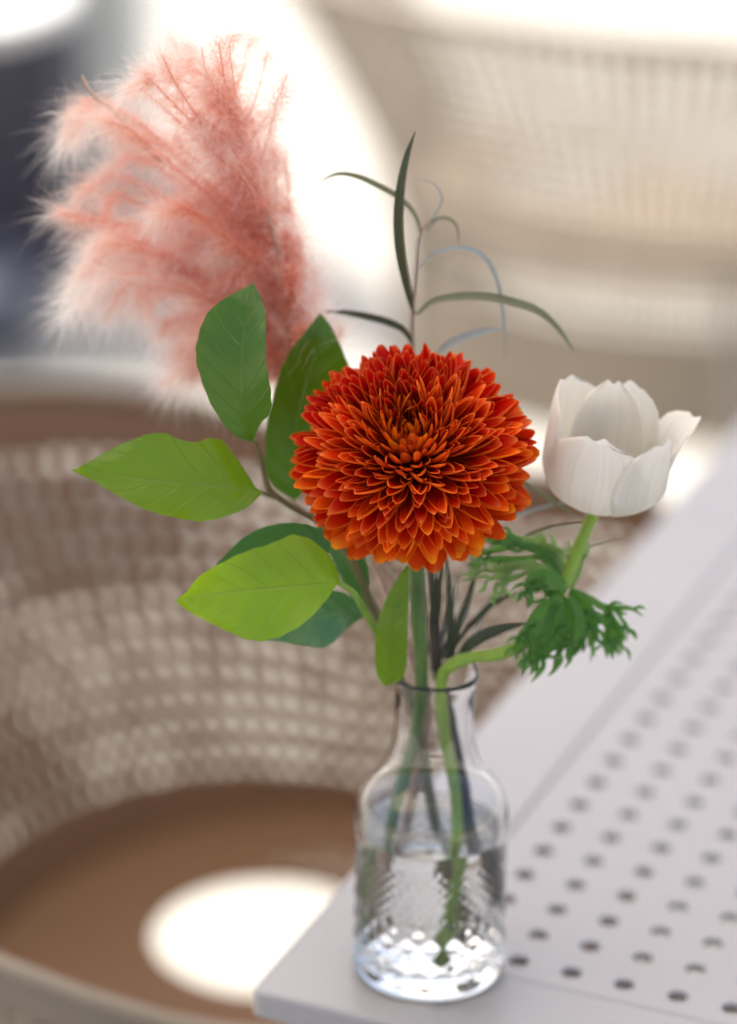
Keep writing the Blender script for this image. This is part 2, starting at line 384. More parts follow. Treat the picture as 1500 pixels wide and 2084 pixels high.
    for (x, y) in ((-.030, .182), (-.017, .181), (-.004, .180), (.009, .179), (-.010, .193), (.003, .192), (.016, .191), (.029, .186), (.042, .180), (.042, .193), (.055, .185)):
        bmesh.ops.create_cone(bm, cap_ends=True, segments=14, radius1=.0045, radius2=.0045, depth=.05, matrix=Matrix.Translation((x, y, zs)))
    cu = obj('cutter', bm, None); cu.location = root.location; cu.rotation_euler = root.rotation_euler
    bpy.context.view_layer.update()
    bo = seat.modifiers.new('cut', 'BOOLEAN'); bo.object = cu; bo.solver = 'EXACT'
    dg = bpy.context.evaluated_depsgraph_get(); me = bpy.data.meshes.new_from_object(seat.evaluated_get(dg))
    seat.modifiers.clear(); seat.data = me; bpy.data.objects.remove(cu)
    for (x, y) in ((xf - .03, .2), (xf - .03, -.2), (-.18, .16), (-.18, -.16)):
        vv, ff, uu = tube([(x, y, zs - .005), (x, y, .25), (x * 1.08, y * 1.08, .0)], .009, 12); obj('leg', mesh('leg', vv, ff), M_gmetal, root)
    return root
GC = 'perforated metal tub chairs'
tub_chair((-.035, 1.790), rad(-6), 'brown shaded perforated metal tub chair tucked in at the left edge of the table', GC, .19, .428, top=.02, ax=.20, rise=.08, fa=.06, fb=.06, b=.262, inside=M_chair_shade)
tub_chair((.262, 3.22), rad(58), 'pale perforated metal tub chair far behind the white flower, seen from behind', GC, .06, .295, .440, .010, rr=.345, rise=.05, low=.378, hv=.1)
tub_chair((-.74, 3.12), rad(-60), 'unseen perforated tub chair added at the far left to cast a shadow', GC)  # added out of view, its shadow darkens the paving behind the near chair

# ------------------------------------------------------------------ far things, upper left
bm = bmesh.new(); box(bm, -.80, -.345, 4.1, 4.5, .0, .52); bmesh.ops.bevel(bm, geom=bm.edges[:], offset=.015, segments=2, affect='EDGES')
o = empty('planter', (-.6, 4.3, 0)); setp(obj('planter_box', bm, M_char, smooth=False), o)
tag(o, 'dark charcoal planter box out of focus at the upper left', 'planter')
bm = bmesh.new(); box(bm, -.365, -.268, 4.52, 4.62, 0, 1.3); bmesh.ops.bevel(bm, geom=bm.edges[:], offset=.01, segments=2, affect='EDGES')
tag(obj('post', bm, M_post, smooth=False), 'grey green square post beside the charcoal planter', 'post')
o = empty('side_table', (-.45, 3.69, 0)); tag(o, 'round white side table in the top left corner before the dark planter', 'side table')
vv, ff = lathe([(0.001, .46), (.150, .46), (.152, .465), (.152, .475), (.149, .48), (.001, .48)], 64)
t_ = obj('tabletop', mesh('tabletop', vv, ff), M_white, o, smooth=False)
vv, ff, uu = tube([(0, 0, 0), (0, 0, .46)], .014, 16); obj('leg', mesh('leg', vv, ff), M_white, o)
vv, ff = lathe([(0.001, .0), (.10, .0), (.10, .008), (.001, .012)], 48); obj('base', mesh('base', vv, ff), M_white, o)
vv, ff = lathe([(.001, 0), (.045, 0), (.062, .05), (.066, .09), (.060, .10), (.056, .09), (.001, .085)], 40)
o = obj('flower_pot', mesh('flower_pot', vv, ff), M_blue); o.location = (-.42, 3.92, .0)
tag(o, 'small dark blue pot standing in front of the charcoal planter', 'pot')

# ------------------------------------------------------------------ glass vase
VB = pz(872, 1966, .74); VB.z = .7402; VY = VB.y
vase = tag(empty('glass_vase', VB), 'small clear cut glass bud vase half filled with water on the table corner', 'vase')
SEG = 168
zs = [(.0258, .0004), (.0300, .0010), (.0314, .0030), (.0316, .0055), (.0310, .0078), (.0303, .0095)]
zs += [(.0303, z) for z in np.linspace(.011, .0585, 62)]
zs += [(.0301, .0600), (.0309, .0616), (.0313, .0640), (.0314, .0670), (.0313, .0700), (.0309, .0735), (.0301, .0770), (.0288, .0808), (.0266, .0843), (.0238, .0875), (.0212, .0910), (.0191, .0950), (.0175, .1000), (.0164, .106), (.0158, .112), (.0158, .119), (.0160, .125), (.0165, .1295), (.0172, .1322), (.0174, .1338), (.0172, .1349), (.0167, .1352)]
inner = [(.0162, .1347), (.0158, .1325), (.0149, .128), (.0142, .124), (.0136, .118), (.0138, .111), (.0143, .1050), (.0154, .0992), (.0170, .0940), (.0192, .0900), (.0218, .0865), (.0245, .0833), (.0266, .0800), (.0279, .0765), (.0286, .0730), (.0288, .069), (.0287, .066), (.0281, .061), (.0277, .055), (.0277, .020), (.0270, .013), (.0245, .0092), (.018, .0080), (.0006, .0078)]
def relief(a, z, i):
    if i >= len(zs) or not (.0105 < z < .059): return 0
    if z > .0375: n, p, amp = 44, .0045, .00085
    else: n, p, amp = 20, .0100, .0016
    q = a * n / (2 * math.pi); t = z / p
    d1 = abs(((q + t) % 1) - .5) * 2; d2 = abs(((q - t) % 1) - .5) * 2
    g = min(1 - d1, 1 - d2); return amp * (min(g, .8) - .35)
prof = [(.0006, .0016), (.022, .0014)] + zs + inner
off = 2
vv, ff = lathe(prof, SEG, False, lambda a, z, i: relief(a, z, i - off))
n0 = len(prof)
ff.append(tuple(range(SEG))[::-1]); ff.append(tuple((n0 - 1) * SEG + k for k in range(SEG)))
bm = bmesh.new(); bm.from_mesh(mesh('g', vv, ff)); bmesh.ops.recalc_face_normals(bm, faces=bm.faces[:])
obj('vase_body', bm, M_glass, vase)
wl = .0655
wp = [(.0006, .0077)] + [(r + .00015, z - .0001) for r, z in inner[::-1][1:] if z < wl] + [(.0285, wl - .0003), (.0284, wl), (.0272, wl - .0009), (.0255, wl - .0012), (.0006, wl - .0013)]
vv, ff = lathe(wp, 96); ff.append(tuple(range(96))[::-1]); ff.append(tuple((len(wp) - 1) * 96 + k for k in range(96)))
bm = bmesh.new(); bm.from_mesh(mesh('w', vv, ff)); bmesh.ops.recalc_face_normals(bm, faces=bm.faces[:])
obj('water', bm, M_water, vase)
def vin(dx, dy, z): return (VB.x + dx, VB.y + dy, VB.z + z)
def pp(px, py, dy=0.0): return tuple(pv(px, py, VY + dy))

# ------------------------------------------------------------------ leaves
K = 1 / 5200.0                  # metres per photograph pixel at the flowers
def blade(name, ctrl, m, root, n=44, nx=10, roll=0.0, fold=.15, wave=0.0, seed=0, droop=0.0, serr=0.0):
    """ctrl rows: px, py, dy, width to the left, width to the right (pixels)"""
    C = crom(ctrl, n); P = [Vector(pp(c[0], c[1], c[2])) for c in C]; V = []; UV = []
    for i in range(n):
        t = (P[min(i + 1, n - 1)] - P[max(i - 1, 0)]).normalized()
        s = t.cross(Vector((0, -.93, .37))).normalized(); nm = s.cross(t).normalized()
        s2 = (s * math.cos(roll) + nm * math.sin(roll)).normalized(); n2 = s2.cross(t).normalized()
        for k in range(nx + 1):
            u = -1 + 2 * k / nx; wd = (max(C[i][4], 0) if u > 0 else max(C[i][3], 0)) * K / max(.4, math.cos(roll))
            vv_ = i / (n - 1); ser = serr
            if abs(u) > .99: wd *= 1 + .012 * math.sin(vv_ * 70 + seed) + .01 * math.sin(vv_ * 23 + seed * 3)
            hgt = fold * abs(u) * wd + wave * math.sin(vv_ * 9 + seed + (2 if u > 0 else 0)) * u * u - droop * u * u * wd + (.0008 * math.sin((vv_ - .42 * abs(u) * .5) * 50) * abs(u) * (1 - abs(u)) * 2 if wd > .004 else 0)
            V.append(P[i] + s2 * (u * wd) + n2 * hgt); UV.append((k / nx, vv_))
    Fc = [(i * (nx + 1) + k, i * (nx + 1) + k + 1, (i + 1) * (nx + 1) + k + 1, (i + 1) * (nx + 1) + k) for i in range(n - 1) for k in range(nx)]
    return setp(obj(name, mesh(name, V, Fc, UV), m), root)

lip = vin(0, 0, .135)
br = tag(empty('leafy_branch', vin(-.008, 0, .0)), 'green branch of broad oval leaves standing left of the orange bloom', 'leafy branch')
stem('stem', [vin(.012, .006, .012), vin(.002, .006, .06), vin(-.007, .004, .11), pp(808, 1375, .004), pp(792, 1330, .01), pp(760, 1240, .012), pp(716, 1140, .014), pp(660, 1070, .016), pp(610, 1040, .014), pp(570, 1016, .01), pp(545, 990, .006), pp(530, 930, .0), pp(516, 892, -.004)], .0026, .0009, M_stem_woody, br, 70)
stem('twig', [pp(792, 1330, .004), pp(768, 1290, -.004), pp(740, 1240, -.012), pp(718, 1205, -.02), pp(690, 1187, -.024)], .0016, .0010, M_stem_lime, br, 24)
stem('petiole', [pp(566, 1014, .01), pp(548, 1008, .006), pp(528, 1000, 0)], .0011, .0009, M_stem_woody, br, 8)
blade('leaf', [(516, 893, -.004, 1, 1), (498, 858, -.006, 34, 42), (492, 800, -.006, 72, 62), (492, 730, -.004, 89, 56), (497, 670, 0, 78, 48), (506, 620, .004, 46, 30), (514, 574, .01, 1, 1)], M_leaf_dark, br, roll=.25, fold=.2, wave=.0026, seed=1)
blade('leaf', [(600, 1020, .034, 1, 1), (592, 960, .034, 50, 60), (600, 880, .034, 62, 90), (616, 800, .034, 62, 100), (636, 730, .036, 52, 72), (648, 680, .038, 28, 34), (651, 638, .042, 1, 1)], M_leaf_dark, br, roll=-.3, fold=.2, wave=.001, seed=4)
blade('leaf', [(532, 1000, 0, 1, 1), (500, 996, -.002, 38, 38), (440, 990, -.006, 66, 90), (375, 984, -.01, 72, 78), (310, 978, -.014, 66, 92), (240, 968, -.018, 44, 62), (190, 958, -.022, 18, 22), (156, 953, -.026, 1, 1)], M_leaf_mid, br, n=60, roll=-.2, fold=.16, wave=.0036, seed=2)
blade('leaf', [(692, 1186, -.024, 1, 1), (664, 1188, -.025, 30, 70), (610, 1192, -.026, 72, 104), (550, 1197, -.027, 98, 86), (490, 1202, -.027, 98, 72), (430, 1210, -.028, 66, 52), (390, 1217, -.028, 34, 22), (358, 1223, -.029, 1, 1)], M_leaf_lime, br, n=60, roll=.12, fold=.14, wave=.0034, seed=5)
blade('leaf', [(668, 1140, .0, 1, 1), (630, 1112, -.004, 20, 40), (570, 1105, -.008, 26, 42), (510, 1118, -.012, 22, 30), (440, 1150, -.016, 1, 1)], M_leaf_teal, br, roll=.3, fold=.1, seed=3)
blade('leaf', [(742, 1252, -.008, 1, 1), (700, 1246, -.006, 46, 40), (650, 1256, -.002, 62, 58), (600, 1272, .004, 42, 48), (566, 1286, .008, 20, 24), (536, 1300, .01, 1, 1)], M_leaf_teal, br, roll=-.15, fold=.2, wave=.001, seed=6)
blade('leaf', [(748, 1245, .012, 1, 1), (738, 1210, .014, 22, 14), (722, 1160, .016, 34, 30), (700, 1120, .018, 30, 34), (668, 1085, .02, 18, 22), (640, 1062, .022, 1, 1)], M_leaf_teal, br, roll=.3, fold=.1, seed=7)
blade('leaf', [(783, 1396, -.016, 2, 2), (792, 1370, -.018, 26, 30), (792, 1320, -.02, 30, 34), (796, 1265, -.02, 28, 32), (808, 1215, -.016, 20, 24), (830, 1150, -.01, 2, 2)], M_leaf_mid, br, roll=-.2, fold=.25, wave=.0006, seed=8)

# ------------------------------------------------------------------ narrow leaved dark branch
nb = tag(empty('narrow_leaved_sprig', vin(.004, .008, 0)), 'dark sprig of thin curling willow like leaves rising behind the orange bloom', 'sprig')
stem('stem', [vin(.021, .004, .030), vin(.014, .004, .07), vin(.007, .003, .11), pp(892, 1370, .004), pp(885, 1250, .02), pp(868, 1050, .045), pp(852, 900, .055)], .0036, .0009, M_stem_dark, nb, 60)
stem('twig', [pp(852, 900, .055), pp(838, 690, .055), pp(845, 560, .055), pp(853, 480, .055), pp(880, 445, .055)], .0009, .0003, M_twig, nb, 40, 8)
def nl(pts, wd, m, dy=.06, roll=.2):
    n = len(pts); C = []
    for i, p in enumerate(pts):
        t = i / (n - 1); w_ = wd / 2 * math.sin(math.pi * min(1, max(0, .06 + t * .93))) ** .7
        C.append((p[0], p[1], dy if len(p) < 3 else p[2], w_, w_))
    blade('leaf', C, m, nb, n=26, nx=4, roll=roll, fold=.35)
nl([(842, 640, .055), (830, 590, .053), (816, 520, .05), (811, 450, .048), (816, 380, .046), (828, 320, .046), (845, 268, .046)], 21, M_narrow, roll=.3)
nl([(856, 480), (845, 440), (815, 405), (770, 378), (725, 358), (685, 354), (646, 372)], 12, M_narrow_mid)
nl([(848, 640), (880, 614), (930, 604), (990, 604), (1050, 616), (1100, 635), (1140, 672), (1170, 718)], 18, M_narrow_mid, .05)
nl([(850, 545), (885, 515), (940, 504), (985, 522), (1012, 570), (1025, 640), (1028, 730)], 10, M_narrow_grey, .055)
nl([(868, 470), (888, 447), (912, 445), (930, 462), (934, 500)], 7, M_narrow_mid)
nl([(855, 500), (885, 440), (900, 405), (885, 375), (852, 366)], 4, M_narrow_grey)
nl([(838, 700), (822, 672), (790, 655), (745, 643), (700, 636), (654, 634)], 16, M_narrow, .05)
nl([(885, 725), (915, 700), (970, 678), (1032, 666)], 17, M_narrow_grey, .05)
nl([(1045, 960, .03), (1090, 996, .03), (1140, 1030, .03), (1190, 1060, .03)], 10, M_narrow_mid)
nl([(985, 1072, .03), (1040, 1052, .03), (1110, 1032, .03), (1180, 1014, .03)], 9, M_narrow_grey)
nl([(1000, 1120, .03), (1060, 1095, .03), (1130, 1072, .03), (1240, 1062, .03)], 6, M_narrow_mid)
nl([(1080, 1160, .04), (1140, 1140, .04), (1200, 1110, .04), (1270, 1095, .04)], 7, M_narrow_mid)
nl([(895, 1372, .01), (885, 1300, .015), (888, 1220, .02), (905, 1130, .025)], 22, M_narrow)
nl([(912, 1370, .006), (918, 1300, .01), (915, 1220, .012), (908, 1120, .012)], 17, M_narrow)
nl([(920, 1350, .006), (935, 1270, .008), (962, 1190, .01), (975, 1110, .01)], 12, M_narrow)
nl([(905, 1340, .012), (960, 1270, .016), (1010, 1225, .02), (1080, 1195, .02)], 13, M_narrow)
nl([(925, 1352, .0), (960, 1308, .0), (1010, 1284, 0), (1070, 1268, 0)], 26, M_narrow)
for q_ in range(9):
    x1 = random.uniform(855, 990); y1 = random.uniform(1110, 1190)
    nl([(random.uniform(875, 925), 1365, .01), (880 + (x1 - 880) * .3 + random.uniform(-8, 8), 1310, .016), (880 + (x1 - 880) * .7 + random.uniform(-10, 10), 1245, .022), (x1, y1, .028)], random.uniform(6, 13), random.choice([M_narrow, M_narrow, M_narrow_mid, M_narrow_grey]))
nl([(862, 1360, .02), (850, 1290, .02), (840, 1220, .02), (812, 1150, .02)], 9, M_narrow_mid)
nl([(868, 1340, .03), (850, 1250, .03), (800, 1170, .03), (765, 1130, .03)], 5, M_narrow_grey)
nl([(945, 1340, .02), (985, 1250, .02), (1040, 1180, .02), (1060, 1120, .02)], 6, M_narrow_grey)

# ------------------------------------------------------------------ pink pampas plume
pg = tag(empty('pampas_grass', vin(.0, .012, 0)), 'fluffy pink dyed pampas grass plume at the upper left of the vase', 'pampas grass')
stem('stem', [vin(-.016, .010, .012), vin(-.010, .010, .06), vin(-.003, .010, .11), pp(850, 1365, .012), pp(800, 1240, .03), pp(740, 1080, .045), pp(650, 860, .075), pp(605, 760, .08)], .0024, .0016, M_stem_straw, pg, 50)
rach = crom([(620, 800), (604, 740), (592, 660), (578, 570), (562, 490), (535, 410), (505, 330), (480, 250), (465, 180)], 60)
stem('rachis', [pp(a, b, .066) for a, b in rach[::8]], .0016, .0004, M_stem_straw, pg, 30, 6)
Vp = []; Fp = []; Up = []
def hair(p, d, L, wd, uvt):
    d = d / np.linalg.norm(d); s = np.cross(d, rng.normal(size=3)); s /= np.linalg.norm(s)
    g = np.array([0, 0, -.25]) * L + rng.normal(size=3) * L * .12; i = len(Vp)
    Vp.extend([p - s * wd, p + s * wd, p + d * L * .55 - s * wd * .7 + g * .3, p + d * L * .55 + s * wd * .7 + g * .3, p + d * L + g])
    Up.extend([(0, uvt), (1, uvt), (0, min(1, uvt + .3)), (1, min(1, uvt + .3)), (.5, min(1, uvt + .6))])
    Fp.extend([(i, i + 1, i + 3, i + 2), (i + 2, i + 3, i + 4)])
def plume_branch(a, tip, bulge, dens=1.0, hl=.011, tone=.0, wd=.00011):
    """one drooping side branch from rachis index a to a tip in the picture, set with soft hairs"""
    r0 = rach[int(a)]; dz = rng.uniform(-.02, .03)
    A = np.array(pp(r0[0], r0[1], .066)); B = np.array(pp(tip[0], tip[1], .066 + dz)); L = np.linalg.norm(B - A)
    mid = A + (B - A) * .5 + np.array([0, dz * .4, bulge * L])
    n = int(max(50, L * 9500 * dens)); sub = 11; j1, j2 = rng.normal(size=3) * L * .03, rng.normal(size=3) * L * .045; pts = crom([A, A * .35 + mid * .65 + np.array([0, 0, .12 * bulge * L]) + j1, mid * .35 + B * .65 + np.array([0, 0, .3 * bulge * L]) + j2, B], sub)
    for k in range(n):
        t = 0.06 + .94 * rng.random() ** .75; x = t * (sub - 1); i = min(sub - 2, int(x)); p = pts[i] + (pts[i + 1] - pts[i]) * (x - i)
        tg = pts[i + 1] - pts[i]; tg /= np.linalg.norm(tg)
        d = tg * rng.uniform(.5, 1.5) + rng.normal(size=3) * .75
        hair(p + rng.normal(size=3) * .0013, d, hl * rng.uniform(.5, 1.3) * (1 - .25 * t) * (.55 + .9 * abs(math.sin(t * 9 + n))), wd, max(0, min(.8, tone + .52 * t * t + rng.normal() * .10)))
    i = len(Vp)
    for k in range(sub - 1):                # the branchlet itself
        a_, b_ = pts[k], pts[k + 1]; o_ = np.array([.00022, 0, .00016]); j = len(Vp)
        Vp.extend([a_ - o_, a_ + o_, b_ + o_, b_ - o_]); Up.extend([(0, .05), (1, .05), (1, .2), (0, .2)]); Fp.append((j, j + 1, j + 2, j + 3))
tips = [(18, (128, 290), .25), (22, (150, 282), .3), (14, (118, 430), .22), (16, (150, 400), .25), (8, (135, 600), .28), (6, (130, 640), .35), (10, (165, 560), .25), (5, (215, 655), .4),
        (4, (240, 620), .35), (3, (300, 640), .3), (2, (345, 690), .3), (2, (372, 775), .25), (3, (400, 690), .2), (12, (200, 500), .2), (15, (215, 450), .2), (20, (210, 350), .22), (24, (190, 240), .12),
        (26, (225, 235), .1), (30, (260, 190), .08), (32, (300, 160), .05), (34, (330, 110), .0), (38, (345, 72), 0), (42, (380, 90), 0), (46, (410, 95), 0), (48, (445, 85), 0), (52, (480, 75), 0), (56, (515, 80), 0),
        (50, (545, 105), -.02), (46, (585, 150), -.04), (42, (590, 185), -.05), (36, (560, 235), -.05), (30, (555, 300), -.05), (24, (578, 322), -.05), (5, (640, 545), -.03), (3, (652, 590), -.04), (2, (655, 640), -.05), (1, (690, 672), -.05),
        (2, (630, 650), -.03), (8, (622, 575), -.03), (11, (590, 480), -.02), (15, (575, 420), -.02), (6, (170, 620), .36), (9, (185, 540), .26)]
for a, tp_, bl in tips: plume_branch(a, tp_, bl, 1.0, .018, rng.uniform(-.02, .30), .00006)
left = tips[:22]
for k in range(24):                          # fronds between the outer ones
    i_ = rng.integers(0, len(left) - 1); f_ = rng.random(); A_, B_ = left[i_], left[i_ + 1]; sh = rng.uniform(.45, .95)
    a_ = A_[0] * f_ + B_[0] * (1 - f_); r0 = rach[int(a_)]; tx = A_[1][0] * f_ + B_[1][0] * (1 - f_); ty = A_[1][1] * f_ + B_[1][1] * (1 - f_)
    plume_branch(a_, (r0[0] + (tx - r0[0]) * sh + rng.normal() * 22, r0[1] + (ty - r0[1]) * sh + rng.normal() * 22), A_[2] + rng.normal() * .08, .8, .017, rng.uniform(-.15, .15), .00007)
for k in range(90):                          # the dense inside of the plume
    a = rng.uniform(1, 58); side = -1 if rng.random() < .74 else 1; r0 = rach[int(a)]; reach = rng.uniform(60, 300) if side < 0 else rng.uniform(15, 60)
    if a > 35: reach *= .55
    el = rng.uniform(.2, 1.1) + (.5 if a > 30 else 0)
    plume_branch(a, (r0[0] + side * reach * math.cos(el) - 20, r0[1] - reach * math.sin(el) * .8 + (35 if a < 12 else 0)), .18 if side < 0 else -.02, .9, .015, rng.uniform(-.3, .25), .00007)
for k in range(30):                          # dark folded spikelets along the stalk
    a = rng.uniform(0, 22); r0 = rach[int(a)]; plume_branch(a, (r0[0] + rng.uniform(-35, 26), r0[1] - rng.uniform(60, 150)), 0, 1.3, .006, -.35, .00014)
pl = setp(obj('plume', mesh('plume', Vp, Fp, Up), M_plume), pg); pl['kind'] = 'stuff'
stem('bare_twig', [pp(330, 330, .085), pp(262, 262, .085), pp(225, 222, .085), pp(200, 205, .085), pp(180, 182, .085), pp(166, 154, .085)], .0009, .0006, M_stem_straw, pg, 16, 6)

# ------------------------------------------------------------------ orange chrysanthemum
FC = Vector(pp(841, 927, -.005)); UPV = Vector((0, .40, .92)); AX = Vector((-.10, -math.cos(rad(49)), math.sin(rad(49)))).normalized()
mum = tag(empty('chrysanthemum', FC), 'large burnt orange pompon chrysanthemum in full bloom in the middle of the bouquet', 'flower')
EX = Vector((1, 0, 0)); EX = (EX - AX * EX.dot(AX)).normalized(); EY = AX.cross(EX).normalized()
stem('stem', [vin(-.022, .004, .012), vin(-.017, .002, .06), vin(-.007, -.002, .11), pp(858, 1370, -.002), pp(850, 1250, 0), pp(848, 1150, .008), tuple(FC - AX * .02 + Vector((0, .004, 0))), tuple(FC)],   .0024, .0031, M_stem_green, mum, 60, 14)
def dirv(th, ph): return AX * math.cos(th) + (EX * math.cos(ph) + EY * math.sin(ph)) * math.sin(th)
def petal_mesh(name, wr, cup, curl, rollin, tipw, seed, m):
    ny = 7; us_ = [0, .40, .70, .86, 1.0]; r_ = random.Random(seed); V = []; UV = []; sk = r_.uniform(-.07, .07); ra, rb = r_.uniform(.6, 1.5), r_.uniform(.6, 1.5)
    ts = [0, .2, .4, .58, .74, .87, .96, 1.0]
    for t in ts:
        wd = wr * (.34 + .66 * math.sin(min(1, t / .62) * math.pi / 2) ** 1.1)
        if t > .62: e = (t - .62) / .39; wd *= (1 - e ** 2.2) ** .6 * (1 - tipw) + tipw * (1 - e)
        half = []
        for sgn, rr_ in ((-1, ra), (1, rb)):
            x = z = 0; a = 0; out = [(0, 0)]
            for q in range(1, 5):
                u0, u1 = us_[q - 1], us_[q]; um = (u0 + u1) / 2
                a = cup * um * (.5 + .5 * t) + rollin * rr_ * 1.9 * max(0, um - .66) / .34 * min(1, t * 1.5)
                x += (u1 - u0) * math.cos(a); z += (u1 - u0) * math.sin(a); out.append((x, z))
            half.append(out)
        row = [(-x, z, .5 - .5 * us_[q]) for q, (x, z) in list(enumerate(half[0]))[::-1]] + [(x, z, .5 + .5 * us_[q]) for q, (x, z) in list(enumerate(half[1]))[1:]]
        for x, z, uu_ in row:
            V.append((wd * x + sk * t * t, t - curl * curl * .4 * t ** 3, wd * z + curl * t ** 2.4)); UV.append((uu_, t))
    n9 = 9; Fc = [(i * n9 + k, i * n9 + k + 1, (i + 1) * n9 + k + 1, (i + 1) * n9 + k) for i in range(7) for k in range(8)]
    me = mesh(name, V, Fc, UV); me.materials.append(m); me.polygons.foreach_set('use_smooth', [True] * len(me.polygons)); return me
# zones: width/length, cup, curl, inroll, pointiness
Z = [(.105, 1.5, .30, .8, .4), (.15, 1.35, .26, 1.4, .22), (.17, 1.15, .22, 1.3, .22), (.185, .95, .15, .95, .22), (.165, .6, .03, .35, .25)]
PM = [[petal_mesh('petal', a * (1 + .12 * (q - 1.5) / 1.5), b * (1 + .2 * random.uniform(-1, 1)), c * random.uniform(.6, 1.4), d * random.uniform(.5, 1.4), e, 10 * i + q, M_pet[i]) for q in range(5)] for i, (a, b, c, d, e) in enumerate(Z)]
dip = (FC + Vector((0, 0, 0))); dipdir = dirv(rad(27), rad(-86))
def Rad(th, d):
    x = math.degrees(th); r_ = np.interp(x, [0, 15, 35, 60, 85, 105, 125], [.0285, .0345, .0405, .0458, .0485, .0482, .0440])
    return r_ * (.99 - .095 * abs(d.dot(UPV)) ** 1.5) - .0105 * math.exp(-(d.angle(dipdir) / rad(13)) ** 2)
def Wd(th): return float(np.interp(math.degrees(th), [0, 12, 30, 60, 90, 120], [.0015, .0025, .0044, .0063, .0080, .0098]))
th = rad(3); items = []; k = 0
while th < rad(122):
    items.append((th, k)); k += 1
    r_ = Rad(th, dirv(th, 0)); c = .70
    th += (c * Wd(th) ** 2) / (2 * math.pi * r_ * r_ * math.sin(max(th, .08)))
print('petals', len(items))
res = []
for th, k in items:
    ph = k * 2.39996 + random.uniform(-.10, .10); th2 = th + random.uniform(-.05, .05) * (.4 + th)
    d = dirv(th2, ph); R_ = Rad(th2, d) * (random.uniform(.93, 1.035) if th < rad(98) else random.uniform(.93, 1.10)); zi = np.interp(math.degrees(th), [0, 9, 40, 66, 86, 108], [0, .9, 1.5, 2.6, 3.6, 4.6]) + random.uniform(-.35, .35)
    zi = int(max(0, min(4, zi)))
    if math.degrees(th) > 100 and random.random() < .3: zi = 4
    core = .013; base = FC + d * core * .9 - AX * (.004 if th > rad(80) else 0)
    thd = th2 * 1.02 + (rad(4) if th > rad(70) else 0); dl = dirv(thd, ph + random.uniform(-.08, .08))
    tipp = FC + d * R_; Ld = tipp - base; L = Ld.length; dl = (Ld.normalized() * .8 + dl * .2).normalized()
    inn = (AX - dl * AX.dot(dl))
    if inn.length < .05: inn = EX.copy() * math.cos(ph + 3.14) + EY * math.sin(ph + 3.14)
    inn = (inn - dl * inn.dot(dl)).normalized()
    tw = random.gauss(0, .34); sd_ = dl.cross(inn).normalized(); inn2 = (inn * math.cos(tw) + sd_ * math.sin(tw)).normalized(); sd2 = dl.cross(inn2).normalized()
    ws = Wd(th2) / 2 / (Z[zi][0]) / L * random.uniform(.86, 1.30) * (1.32)
    tilt = random.gauss(0, .09); dl2 = (dl + inn2 * (tilt - Z[zi][2] * .35)).normalized(); inn3 = (inn2 - dl2 * inn2.dot(dl2)).normalized(); sd3 = dl2.cross(inn3).normalized()
    Mx = Matrix((sd3 * (L * ws), dl2 * L, inn3 * (L * ws) if zi < 4 else inn3 * L * min(1, ws))).transposed().to_4x4(); Mx.translation = base - FC
    vis = d.dot(-(tipp - CP).normalized()) + .25 * math.sin(th)
    res.append((vis * Wd(th2) if vis > -.15 else -1, zi, Mx))
res.sort(key=lambda q: -q[0])
for s_, zi, Mx in res[:300]:
    o = bpy.data.objects.new('petal', random.choice(PM[zi])); COL.objects.link(o); o.parent = mum; o.matrix_local = Mx
V = []; Fc = []; UV = []; mi = []
for s_, zi, Mx in res[300:]:
    me = random.choice(PM[zi]); b0 = len(V); V += [tuple(Mx @ v_.co) for v_ in me.vertices]; mi += [zi] * len(me.polygons)
    Fc += [tuple(b0 + q for q in p.vertices) for p in me.polygons]; UV += [(k_ % 9 / 8, (k_ // 9) / 7) for k_ in range(len(me.vertices))]
me = mesh('petal_cluster', V, Fc, UV)
for m_ in M_pet: me.materials.append(m_)
me.polygons.foreach_set('material_index', mi)
o = obj('petal_cluster', me, None, mum); o['kind'] = 'stuff'
bm = bmesh.new(); bmesh.ops.create_icosphere(bm, subdivisions=3, radius=.0145); obj('flower_core', bm, M_pet[1], mum)
for k in range(12):                          # green bracts beneath the bloom
    a = 2 * math.pi * k / 12; q = dirv(rad(150), a); q2 = dirv(rad(112), a); vv_ = []
bm = bmesh.new()
for k in range(16):
    a = 2 * math.pi * k / 16; c0 = dirv(rad(165), a) * .012; c1 = dirv(rad(118), a) * .027; sd_ = dirv(rad(90), a + math.pi / 2) * .003
    q = [bm.verts.new(p) for p in (c0 - sd_, c0 + sd_, (c0 + c1) / 2 + sd_ * 1.2, c1, (c0 + c1) / 2 - sd_ * 1.2)]; bm.faces.new(q)
obj('calyx', bm, M_ruff, mum)

